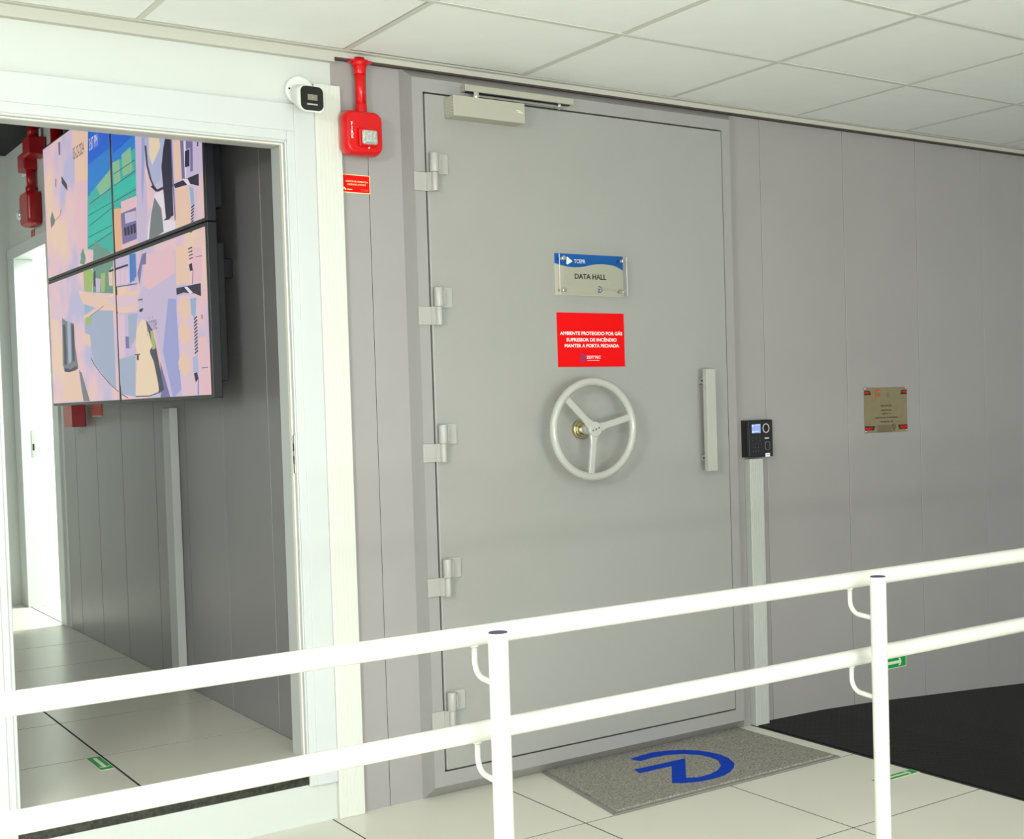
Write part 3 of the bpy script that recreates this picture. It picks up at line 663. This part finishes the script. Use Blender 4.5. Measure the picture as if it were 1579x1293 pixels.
SCREEN=[
('peach',[(-2.277,2.61),(-2.021,2.6),(-2.096,2.15),(-2.314,2.155)]),
('pink',[(-2.282,2.399),(-2.058,2.377),(-2.11,2.071),(-2.306,2.076)]),
('blue',[(-2.02,2.63),(-1.309,2.5),(-1.318,2.331),(-1.333,2.225),(-1.695,2.152),(-2.106,2.152)]),
('azure',[(-2.052,2.436),(-1.648,2.453),(-1.643,2.372),(-1.891,2.323),(-2.07,2.308)]),
('azure',[(-1.654,2.416),(-1.318,2.443),(-1.316,2.375),(-1.655,2.35)]),
('teal',[(-2.081,2.3),(-1.928,2.328),(-1.643,2.372),(-1.321,2.39),(-1.329,2.201),(-1.546,2.203),(-1.583,2.185),(-1.671,2.19),(-1.698,2.016),(-2.119,2.077)]),
('aqua',[(-2.081,2.239),(-1.672,2.244),(-1.688,2.103),(-1.966,2.096),(-2.11,2.091)]),
('aqua',[(-1.652,2.288),(-1.324,2.287),(-1.323,2.241),(-1.656,2.232)]),
('sage',[(-1.929,2.323),(-1.698,2.362),(-1.694,2.295),(-1.861,2.272)]),
('sage',[(-1.659,2.384),(-1.553,2.382),(-1.546,2.292),(-1.646,2.292)]),
('sage',[(-1.517,2.394),(-1.381,2.404),(-1.37,2.307),(-1.513,2.306)]),
('slate',[(-2.053,2.265),(-1.689,2.283),(-1.695,2.286),(-2.06,2.268)]),
('slate',[(-2.082,2.218),(-1.681,2.225),(-1.686,2.228),(-2.087,2.221)]),
('slate',[(-2.069,2.171),(-1.684,2.202),(-1.69,2.205),(-2.076,2.174)]),
('slate',[(-2.098,2.124),(-1.696,2.131),(-1.7,2.134),(-2.103,2.127)]),
('slate',[(-1.646,2.334),(-1.325,2.342),(-1.33,2.345),(-1.651,2.337)]),
('slate',[(-1.644,2.286),(-1.328,2.299),(-1.333,2.302),(-1.65,2.289)]),
('slate',[(-1.655,2.221),(-1.33,2.228),(-1.335,2.231),(-1.66,2.224)]),
('slate',[(-2.105,2.079),(-1.7,2.103),(-1.705,2.106),(-2.111,2.082)]),
('orange',[(-1.662,2.193),(-1.557,2.186),(-1.562,2.006),(-1.677,2.011)]),
('pink',[(-1.554,2.209),(-1.337,2.203),(-1.338,2.162),(-1.551,2.167)]),
('mauve',[(-1.561,2.163),(-1.338,2.16),(-1.343,2.036),(-1.554,2.036)]),
('lilac',[(-1.502,2.156),(-1.345,2.147),(-1.342,2.108),(-1.499,2.114)]),
('ink',[(-1.524,2.1),(-1.489,2.1),(-1.484,2.066),(-1.518,2.066)]),
('ink',[(-1.478,2.099),(-1.444,2.099),(-1.439,2.064),(-1.473,2.064)]),
('ink',[(-1.432,2.099),(-1.399,2.098),(-1.395,2.063),(-1.428,2.063)]),
('ink',[(-1.388,2.098),(-1.355,2.098),(-1.351,2.061),(-1.383,2.061)]),
('pink',[(-1.549,2.035),(-1.343,2.034),(-1.346,1.995),(-1.541,2.007)]),
('lilac',[(-1.31,2.495),(-1.156,2.467),(-1.192,2.267),(-1.178,2.15),(-1.229,2.005),(-1.339,1.995),(-1.318,2.331)]),
('periw',[(-1.21,2.473),(-1.172,2.466),(-1.188,2.354),(-1.249,2.141),(-1.252,2.231)]),
('glass',[(-1.165,2.456),(-0.891,2.406),(-0.963,2.296),(-1.018,2.215),(-1.079,2.206),(-1.146,2.268),(-1.179,2.362)]),
('cream',[(-1.126,2.41),(-1.008,2.398),(-0.987,2.338),(-1.097,2.287),(-1.137,2.333)]),
('slate',[(-1.189,2.376),(-1.177,2.299),(-1.153,2.296),(-1.165,2.373)]),
('slate',[(-1.177,2.299),(-1.139,2.24),(-1.115,2.239),(-1.153,2.297)]),
('slate',[(-1.138,2.24),(-1.104,2.209),(-1.082,2.208),(-1.116,2.239)]),
('slate',[(-1.103,2.208),(-1.061,2.184),(-1.042,2.186),(-1.084,2.209)]),
('slate',[(-1.048,2.181),(-0.975,2.18),(-0.982,2.187),(-1.056,2.189)]),
('ink',[(-1.128,2.21),(-1.064,2.181),(-1.04,2.185),(-1.104,2.213)]),
('ink',[(-1.045,2.178),(-0.972,2.178),(-0.985,2.188),(-1.059,2.188)]),
('ink',[(-0.975,2.178),(-0.834,2.171),(-0.842,2.181),(-0.982,2.188)]),
('white',[(-0.98,2.175),(-0.952,2.06),(-0.844,2.047),(-0.84,2.005),(-1.206,2.007),(-1.182,2.066),(-1.083,2.176)]),
('taupe',[(-1.085,2.164),(-1.003,2.11),(-0.986,2.022),(-1.121,2.011),(-1.182,2.009),(-1.138,2.105)]),
('ink',[(-0.892,2.398),(-0.855,2.392),(-0.859,2.066),(-0.951,2.067),(-0.983,2.261),(-0.952,2.324)]),
('ink',[(-0.988,2.063),(-0.951,2.069),(-0.88,2.065),(-0.916,2.059)]),
('mauve',[(-0.857,2.384),(-0.857,2.216),(-0.842,2.214),(-0.842,2.381)]),
('mauve',[(-0.857,2.216),(-0.846,2.047),(-0.831,2.046),(-0.842,2.214)]),
('peach',[(-0.822,2.382),(-0.751,2.369),(-0.741,2.187),(-0.829,2.187)]),
('mauve',[(-0.747,2.372),(-0.744,2.183),(-0.707,2.178),(-0.71,2.366)]),
('white',[(-0.709,2.361),(-0.708,2.182),(-0.695,2.18),(-0.696,2.359)]),
('lilac',[(-0.686,2.353),(-0.505,2.321),(-0.517,2.173),(-0.688,2.183)]),
('mauve',[(-0.681,2.34),(-0.624,2.33),(-0.637,2.276),(-0.683,2.276)]),
('ink',[(-0.697,2.274),(-0.644,2.273),(-0.652,2.214),(-0.704,2.218)]),
('mauve',[(-0.63,2.335),(-0.605,2.331),(-0.616,2.192),(-0.645,2.193)]),
('ink',[(-0.555,2.301),(-0.54,2.3),(-0.544,2.307),(-0.559,2.308)]),
('ink',[(-0.556,2.289),(-0.541,2.288),(-0.545,2.295),(-0.56,2.296)]),
('ink',[(-0.558,2.276),(-0.543,2.274),(-0.547,2.281),(-0.562,2.283)]),
('ink',[(-0.559,2.268),(-0.544,2.267),(-0.548,2.274),(-0.563,2.275)]),
('ink',[(-0.838,2.178),(-0.554,2.174),(-0.556,2.131),(-0.615,2.144),(-0.653,2.152),(-0.826,2.161)]),
('white',[(-0.735,2.18),(-0.676,2.173),(-0.647,2.148),(-0.679,2.151)]),
('peach',[(-0.819,2.161),(-0.667,2.147),(-0.653,1.999),(-0.84,2.005)]),
('skyp',[(-0.661,2.142),(-0.617,2.132),(-0.613,2.075),(-0.649,2.08)]),
('slate',[(-0.643,2.065),(-0.611,2.071),(-0.621,2.076),(-0.653,2.07)]),
('slate',[(-0.646,2.055),(-0.614,2.061),(-0.624,2.065),(-0.655,2.059)]),
('slate',[(-0.648,2.044),(-0.617,2.05),(-0.626,2.055),(-0.658,2.049)]),
('slate',[(-0.651,2.034),(-0.619,2.04),(-0.629,2.044),(-0.661,2.038)]),
('slate',[(-0.654,2.023),(-0.622,2.029),(-0.631,2.033),(-0.663,2.027)]),
('slate',[(-0.656,2.012),(-0.624,2.019),(-0.634,2.023),(-0.666,2.017)]),
('slate',[(-0.659,2.002),(-0.627,2.008),(-0.637,2.012),(-0.669,2.006)]),
('slate',[(-0.662,1.991),(-0.63,1.997),(-0.639,2.002),(-0.671,1.995)]),
('slate',[(-0.664,1.98),(-0.632,1.987),(-0.642,1.991),(-0.674,1.985)]),
('slate',[(-2.536,2.463),(-2.433,2.406),(-2.428,2.376),(-2.531,2.425)]),
('taupe',[(-2.748,2.325),(-2.693,2.274),(-2.713,2.26),(-2.782,2.246),(-2.789,2.291)]),
('taupe',[(-2.651,2.464),(-2.633,2.462),(-2.645,2.42),(-2.662,2.433)]),
('mauve',[(-2.571,2.621),(-2.526,2.619),(-2.536,2.559),(-2.568,2.562)]),
('taupe',[(-2.683,2.272),(-2.587,2.282),(-2.595,2.285),(-2.69,2.275)]),
('taupe',[(-2.586,2.282),(-2.558,2.311),(-2.569,2.313),(-2.597,2.284)]),
('pine',[(-2.234,2.068),(-2.188,2.089),(-2.154,2.05),(-2.166,2.036),(-2.234,2.042)]),
('pine',[(-2.008,2.08),(-1.966,2.101),(-1.912,2.075),(-1.858,2.054),(-1.82,2.001),(-2.018,2.021)]),
('pine',[(-2.255,2.027),(-2.186,2.09),(-2.147,2.039),(-2.175,2.013)]),
('pine',[(-2.009,2.054),(-1.908,2.06),(-1.803,2.049),(-1.705,2.011),(-1.727,2.003),(-2.027,2.01)]),
('pine',[(-2.03,1.993),(-1.916,2.011),(-1.697,1.997),(-1.72,1.849),(-2.048,1.881)]),
('leaf',[(-2.203,1.987),(-2.12,1.996),(-2.022,1.97),(-2.07,1.883),(-2.195,1.896)]),
('leaf',[(-1.905,1.948),(-1.83,1.947),(-1.849,1.868),(-1.907,1.87)]),
('slate',[(-2.023,1.964),(-1.989,1.973),(-1.989,1.905),(-2.033,1.903)]),
('lilac',[(-1.994,1.939),(-1.908,1.926),(-1.928,1.872),(-1.993,1.877)]),
('lilac',[(-1.668,1.989),(-1.342,1.979),(-1.351,1.851),(-1.666,1.872)]),
('azure',[(-1.453,1.985),(-1.363,1.981),(-1.364,1.889),(-1.461,1.868)]),
('mauve',[(-1.413,1.971),(-1.389,1.971),(-1.39,1.875),(-1.422,1.875)]),
('peach',[(-1.778,1.942),(-1.713,1.963),(-1.719,1.882),(-1.776,1.887)]),
('blush',[(-1.656,1.939),(-1.6,1.936),(-1.605,1.878),(-1.661,1.879)]),
('blush',[(-1.588,1.935),(-1.534,1.933),(-1.538,1.875),(-1.593,1.876)]),
('blush',[(-1.522,1.932),(-1.469,1.929),(-1.473,1.872),(-1.527,1.873)]),
('ink',[(-1.762,1.942),(-1.473,1.942),(-1.482,1.95),(-1.772,1.951)]),
('slate',[(-1.665,1.87),(-1.358,1.858),(-1.36,1.862),(-1.667,1.874)]),
('peach',[(-2.311,1.911),(-2.006,1.866),(-1.712,1.839),(-1.363,1.834),(-1.359,1.759),(-1.682,1.768),(-1.993,1.809),(-2.228,1.843)]),
('blush',[(-1.836,1.842),(-1.374,1.817),(-1.371,1.775),(-1.679,1.787)]),
('blueg',[(-2.204,1.771),(-1.995,1.798),(-1.731,1.779),(-1.731,1.448),(-1.89,1.499),(-2.076,1.573),(-2.121,1.645),(-2.124,1.697),(-2.214,1.713)]),
('skyp',[(-2.204,1.841),(-2.037,1.812),(-2.2,1.794)]),
('peach',[(-2.214,1.775),(-1.873,1.803),(-1.895,1.815),(-2.238,1.788)]),
('slate',[(-2.155,1.774),(-1.871,1.808),(-1.876,1.81),(-2.16,1.776)]),
('lilac',[(-1.682,1.765),(-1.366,1.749),(-1.413,1.616),(-1.409,1.512),(-1.442,1.413),(-1.653,1.427)]),
('blueg',[(-1.692,1.57),(-1.427,1.581),(-1.442,1.413),(-1.653,1.427)]),
('mauve',[(-1.559,1.661),(-1.501,1.658),(-1.489,1.61),(-1.556,1.613)]),
('blush',[(-1.663,1.758),(-1.555,1.751),(-1.575,1.581),(-1.671,1.575)]),
('blueg',[(-1.507,1.748),(-1.366,1.744),(-1.408,1.648),(-1.509,1.605)]),
('slate',[(-2.134,1.598),(-2.082,1.567),(-2.072,1.568),(-2.124,1.599)]),
('slate',[(-2.082,1.567),(-1.978,1.524),(-1.969,1.525),(-2.072,1.568)]),
('slate',[(-1.977,1.523),(-1.815,1.468),(-1.806,1.47),(-1.969,1.525)]),
('slate',[(-1.814,1.468),(-1.657,1.426),(-1.65,1.428),(-1.807,1.47)]),
('slate',[(-1.656,1.426),(-1.56,1.408),(-1.555,1.411),(-1.651,1.429)]),
('leaf',[(-2.191,1.779),(-2.099,1.782),(-2.088,1.746),(-2.185,1.745)]),
('peach',[(-2.272,1.722),(-2.124,1.697),(-2.122,1.639),(-2.255,1.68)]),
('blush',[(-2.803,1.973),(-2.64,1.836),(-2.595,1.796),(-2.86,1.813)]),
('taupe',[(-2.632,1.807),(-2.558,1.787),(-2.41,1.766),(-2.403,1.664),(-2.359,1.563),(-2.499,1.545),(-2.626,1.551),(-2.658,1.589)]),
('blueg',[(-2.533,1.78),(-2.476,1.776),(-2.482,1.595),(-2.542,1.585)]),
('slate',[(-2.625,1.773),(-2.621,1.649),(-2.57,1.647),(-2.574,1.77)]),
('slate',[(-2.621,1.649),(-2.628,1.585),(-2.576,1.583),(-2.57,1.647)]),
('slate',[(-2.458,1.763),(-2.462,1.594),(-2.418,1.592),(-2.413,1.761)]),
('slate',[(-2.636,1.556),(-2.522,1.543),(-2.499,1.557),(-2.612,1.57)]),
('slate',[(-2.495,1.543),(-2.368,1.557),(-2.399,1.571),(-2.526,1.557)]),
('peach',[(-2.64,1.542),(-2.386,1.552),(-2.29,1.407),(-2.69,1.412)]),
('taupe',[(-2.349,1.551),(-2.303,1.537),(-2.173,1.405),(-2.29,1.407)]),
('lilac',[(-1.346,1.887),(-1.272,1.957),(-0.838,1.941),(-0.874,1.668),(-0.83,1.402),(-0.989,1.398),(-1.138,1.663),(-1.236,1.71),(-1.288,1.846)]),
('pink',[(-1.235,1.963),(-0.853,1.948),(-0.857,1.858),(-1.185,1.822),(-1.288,1.846)]),
('periw',[(-0.956,1.77),(-0.861,1.762),(-0.842,1.427),(-0.941,1.399),(-1.048,1.579)]),
('mauve',[(-1.344,1.902),(-1.271,1.967),(-1.213,1.969),(-1.223,1.924),(-1.276,1.927),(-1.324,1.849)]),
('lilac',[(-1.349,1.8),(-1.295,1.795),(-1.244,1.751),(-1.239,1.71),(-1.354,1.702)]),
('ink',[(-1.337,1.757),(-1.279,1.758),(-1.302,1.745),(-1.339,1.746)]),
('brown',[(-1.353,1.797),(-1.286,1.796),(-1.287,1.789),(-1.354,1.792)]),
('mauve',[(-1.086,1.541),(-0.973,1.398),(-1.105,1.4),(-1.084,1.437)]),
('slate',[(-1.253,1.711),(-1.172,1.665),(-1.13,1.593),(-1.051,1.433),(-1.12,1.42),(-1.205,1.551),(-1.241,1.669)]),
('leaf',[(-1.203,1.667),(-1.164,1.66),(-1.139,1.593),(-1.182,1.59)]),
('cream',[(-1.416,1.617),(-1.385,1.678),(-1.335,1.708),(-1.297,1.716),(-1.258,1.703),(-1.225,1.663),(-1.18,1.603),(-1.226,1.587),(-1.171,1.544),(-1.123,1.458),(-1.118,1.43),(-1.242,1.414),(-1.442,1.415),(-1.415,1.512),(-1.372,1.578)]),
('ink',[(-1.427,1.58),(-1.353,1.578),(-1.354,1.582),(-1.427,1.583)]),
('ink',[(-1.398,1.579),(-1.401,1.559),(-1.375,1.557),(-1.372,1.578)]),
('ink',[(-1.442,1.412),(-1.242,1.411),(-1.242,1.414),(-1.442,1.416)]),
('ink',[(-1.24,1.411),(-1.1,1.423),(-1.104,1.426),(-1.244,1.414)]),
('peach',[(-0.844,1.952),(-0.701,1.936),(-0.694,1.81),(-0.847,1.809)]),
('pink',[(-0.657,1.927),(-0.543,1.915),(-0.55,1.798),(-0.651,1.802)]),
('slate',[(-0.692,1.924),(-0.647,1.926),(-0.653,1.931),(-0.697,1.929)]),
('slate',[(-0.69,1.912),(-0.646,1.914),(-0.651,1.919),(-0.696,1.916)]),
('slate',[(-0.689,1.9),(-0.644,1.902),(-0.65,1.906),(-0.694,1.904)]),
('slate',[(-0.688,1.888),(-0.643,1.89),(-0.648,1.894),(-0.693,1.892)]),
('ink',[(-0.694,1.871),(-0.657,1.874),(-0.653,1.848),(-0.682,1.846)]),
('mauve',[(-0.653,1.853),(-0.666,1.801),(-0.657,1.8),(-0.645,1.852)]),
('blush',[(-0.844,1.771),(-0.649,1.76),(-0.65,1.395),(-0.815,1.395),(-0.83,1.522)]),
('peach',[(-0.833,1.737),(-0.767,1.774),(-0.697,1.727),(-0.686,1.698),(-0.764,1.675),(-0.829,1.708)]),
('peach',[(-0.845,1.647),(-0.778,1.685),(-0.708,1.639),(-0.697,1.61),(-0.776,1.586),(-0.841,1.618)]),
('peach',[(-0.86,1.533),(-0.793,1.573),(-0.722,1.527),(-0.711,1.499),(-0.79,1.473),(-0.856,1.504)]),
('skyp',[(-0.694,1.75),(-0.624,1.749),(-0.642,1.672),(-0.687,1.693)]),
('pink',[(-0.631,1.607),(-0.524,1.61),(-0.515,1.397),(-0.628,1.397)]),
('ink',[(-0.849,1.8),(-0.569,1.795),(-0.571,1.749),(-0.648,1.766),(-0.67,1.766),(-0.766,1.778),(-0.847,1.775)]),
('white',[(-0.756,1.796),(-0.723,1.796),(-0.659,1.769),(-0.692,1.767)]),
('slate',[(-0.654,1.671),(-0.618,1.68),(-0.629,1.684),(-0.665,1.675)]),
('slate',[(-0.654,1.659),(-0.618,1.668),(-0.629,1.673),(-0.666,1.663)]),
('slate',[(-0.655,1.647),(-0.619,1.656),(-0.63,1.661),(-0.666,1.651)]),
('slate',[(-0.655,1.635),(-0.619,1.644),(-0.63,1.649),(-0.666,1.639)]),
('slate',[(-0.655,1.623),(-0.619,1.633),(-0.63,1.637),(-0.667,1.627)]),
('slate',[(-0.656,1.611),(-0.62,1.621),(-0.631,1.625),(-0.667,1.615)]),
('slate',[(-0.656,1.599),(-0.62,1.609),(-0.631,1.613),(-0.667,1.603)]),
('slate',[(-0.656,1.587),(-0.62,1.597),(-0.631,1.601),(-0.668,1.591)]),
('slate',[(-0.657,1.575),(-0.621,1.585),(-0.632,1.589),(-0.668,1.579)]),
('slate',[(-0.657,1.563),(-0.621,1.573),(-0.632,1.577),(-0.668,1.567)]),
('slate',[(-0.657,1.551),(-0.621,1.561),(-0.632,1.565),(-0.668,1.555)]),
('glass',[(-0.688,1.54),(-0.634,1.547),(-0.624,1.487),(-0.689,1.488)]),
('ink',[(-0.683,1.483),(-0.645,1.487),(-0.633,1.464),(-0.665,1.45)]),
('mauve',[(-0.637,1.466),(-0.652,1.395),(-0.643,1.395),(-0.628,1.466)]),
('ink',[(-0.573,1.686),(-0.572,1.67),(-0.563,1.669),(-0.564,1.685)]),
('mauve',[(-0.61,1.889),(-0.539,1.886),(-0.54,1.889),(-0.612,1.891)]),
('mauve',[(-0.594,1.498),(-0.523,1.498),(-0.523,1.501),(-0.594,1.501)])]

def clip(poly, a0, a1, b0, b1):
    for ax, lim, sg in ((0, a0, 1), (0, a1, -1), (1, b0, 1), (1, b1, -1)):
        out = []
        for i in range(len(poly)):
            P, Q = poly[i-1], poly[i]; dp = (P[ax]-lim)*sg; dq = (Q[ax]-lim)*sg
            if dp*dq < 0:
                k = dp/(dp-dq); out.append((P[0]+(Q[0]-P[0])*k, P[1]+(Q[1]-P[1])*k))
            if dq >= 0: out.append(Q)
        poly = out
        if len(poly) < 3: return None
    res = []
    for p in poly:
        if not res or (abs(p[0]-res[-1][0])+abs(p[1]-res[-1][1])) > 1e-4: res.append(p)
    if len(res) > 1 and abs(res[0][0]-res[-1][0])+abs(res[0][1]-res[-1][1]) < 1e-4: res.pop()
    return res if len(res) >= 3 else None
XF = -.336; U = (0, -1, 0)
BEZ = mat('monitor_bezel', '#17181d', .35)
names = {(0, 1): 'upper left', (1, 1): 'upper right', (0, 0): 'lower left', (1, 0): 'lower right'}
for c_, (a0, a1) in enumerate(((-2.905, -1.682), (-1.680, -.497))):
    for r_, (z0, z1) in enumerate(((1.392, 2.002), (2.004, 2.650))):
        t = thing('wall_monitor', (-.30, -(a0+a1)/2, z0), names[(c_, r_)]+' wall monitor of four showing a collage of camera pictures', 'monitor', 'video wall monitors in the corridor')
        b = new(BEZ).box(XF, -a1, z0, XF+.035, -a0, z1, .003).box(XF+.03, -a1+.08, z0+.06, XF+.085, -a0-.08, z1-.06, .004)
        b.build('monitor_casing', t)
        e0, e1 = a0+(.008 if c_ == 0 else .014), a1-.014
        if c_ == 1: e1 = a1-.018
        f0, f1 = z0+.012, z1-(.016 if r_ == 0 else .009)
        b = new(BG).prism([(e0, f0), (e1, f0), (e1, f1), (e0, f1)], (XF-.0006, 0, 0), U, Z, (0, 0, 0))
        for i, (cn, P) in enumerate(SCREEN):
            q = clip(P, e0, e1, f0, f1)
            if q:
                try: b.use(SM[cn]).prism(q, (XF-.0008-.00003*i, 0, 0), U, Z, (0, 0, 0))
                except Exception: pass
        yy = XF-.0062
        if c_ == 0 and r_ == 1:
            b.use(SM['ink']).text('05-23-2024', .075, (yy, 2.184, 2.517), U, Z, width=.19).use(SM['white']).text('3:07 PM', .075, (yy, 1.925, 2.51), U, Z, width=.14)
        if c_ == 1 and r_ == 0: b.use(SM['mauve']).text('piscine', .085, (yy, 1.17, 1.690), U, Z, width=.13)
        tag(b.build('screen', t), 'lit pastel screen picture')
        for q in (-.25, .19): new(BLACK).box(XF+.08, -(a0+a1)/2+q, z0+.15, -.1815, -(a0+a1)/2+q+.06, z1-.15, .003).build('wall_bracket', t)
b = new(BLACK).box(-.235, .70, 1.83, -.1815, .75, 1.90, .003).cyl((-.21, .74, 1.80), (-.21, .74, 1.96), .008)
tag(b.build('latch_box', loc=(-.2, .72, 1.83)), 'small black box on the corridor wall beside the video screens', 'box')

# ================================================================== CORRIDOR FIRE FITTINGS
t = thing('fire_siren', (-.181, 3.8, 2.38), 'dark red fire siren with side strobe high on the far corridor wall', 'fire siren')
b = new(DKRED)
loft(b, [[(x_, 3.80+p[0], 2.478+p[1]) for p in rrect(w_, h_, .03)] for x_, w_, h_ in ((-.1815, .20, .17), (-.20, .215, .185), (-.235, .215, .185), (-.255, .19, .165))])
b.build('siren_housing', t)
new(mat('strobe_clear_lens_far', '#dfe5e6', .15, .3)).sphere((-.252, 3.90, 2.455), .03, (.7, 1, 1)).build('strobe_lens', t)
b = new(DKRED).cyl((-.21, 3.80, 2.56), (-.21, 3.80, 2.72), .024).cyl((-.21, 3.80, 2.555), (-.21, 3.80, 2.60), .03, bev=.003)
b.build('drop_pipe', t)
b = new(DKRED).box(-.25, 3.77, 2.69, -.1815, 3.93, 2.785, .008).build('junction_box', t)
t = thing('sprinkler_pipe', (-.23, 3.62, 2.72), 'dark red pipe with square fitting dropping from the dark corridor ceiling', 'pipe')
new(DKRED).box(-.27, 3.53, 2.735, -.185, 3.69, 2.83, .006).build('pipe_fitting', t)
new(DKRED).cyl((-.23, 3.61, 2.83), (-.23, 3.61, 2.899), .028).build('pipe', t)
tag(new(DKRED).cyl((-.225, 3.10, 2.10), (-.225, 3.10, 2.899), .030).build('fire_pipe', loc=(-.225, 3.1, 2.1)), 'dark red vertical pipe running up behind the video screens', 'pipe')
tag(new(BOXWHITE).box(-.19, 3.97, 2.70, -.1815, 4.13, 2.82, .003).build('blank_wall_plate', loc=(-.185, 4.05, 2.70)), 'pale blank plate beside the far red siren', 'wall plate')
b = new(mat('small_red_label', '#b8473c', .5)).box(-.1835, 3.90, 2.315, -.1815, 3.99, 2.385)
tag(b.build('small_sign', loc=(-.182, 3.9, 2.315)), 'tiny red sign under the far siren on the corridor wall', 'sign')
t = thing('call_point', (-.2, 3.3, 1.28), 'red fire call point below the video screens in the corridor', 'fire call point')
new(DKRED).box(-.245, 2.945, 1.285, -.1815, 3.115, 1.395, .003).build('call_point_box', t)
tag(new(ORANGE).box(-.184, 2.62, 1.338, -.1815, 2.80, 1.40).use(WHITEPRINT).box(-.1845, 2.62, 1.334, -.1815, 2.80, 1.339).build('fire_label', loc=(-.182, 2.7, 1.338)), 'orange label on the corridor wall beside the red call point', 'label')
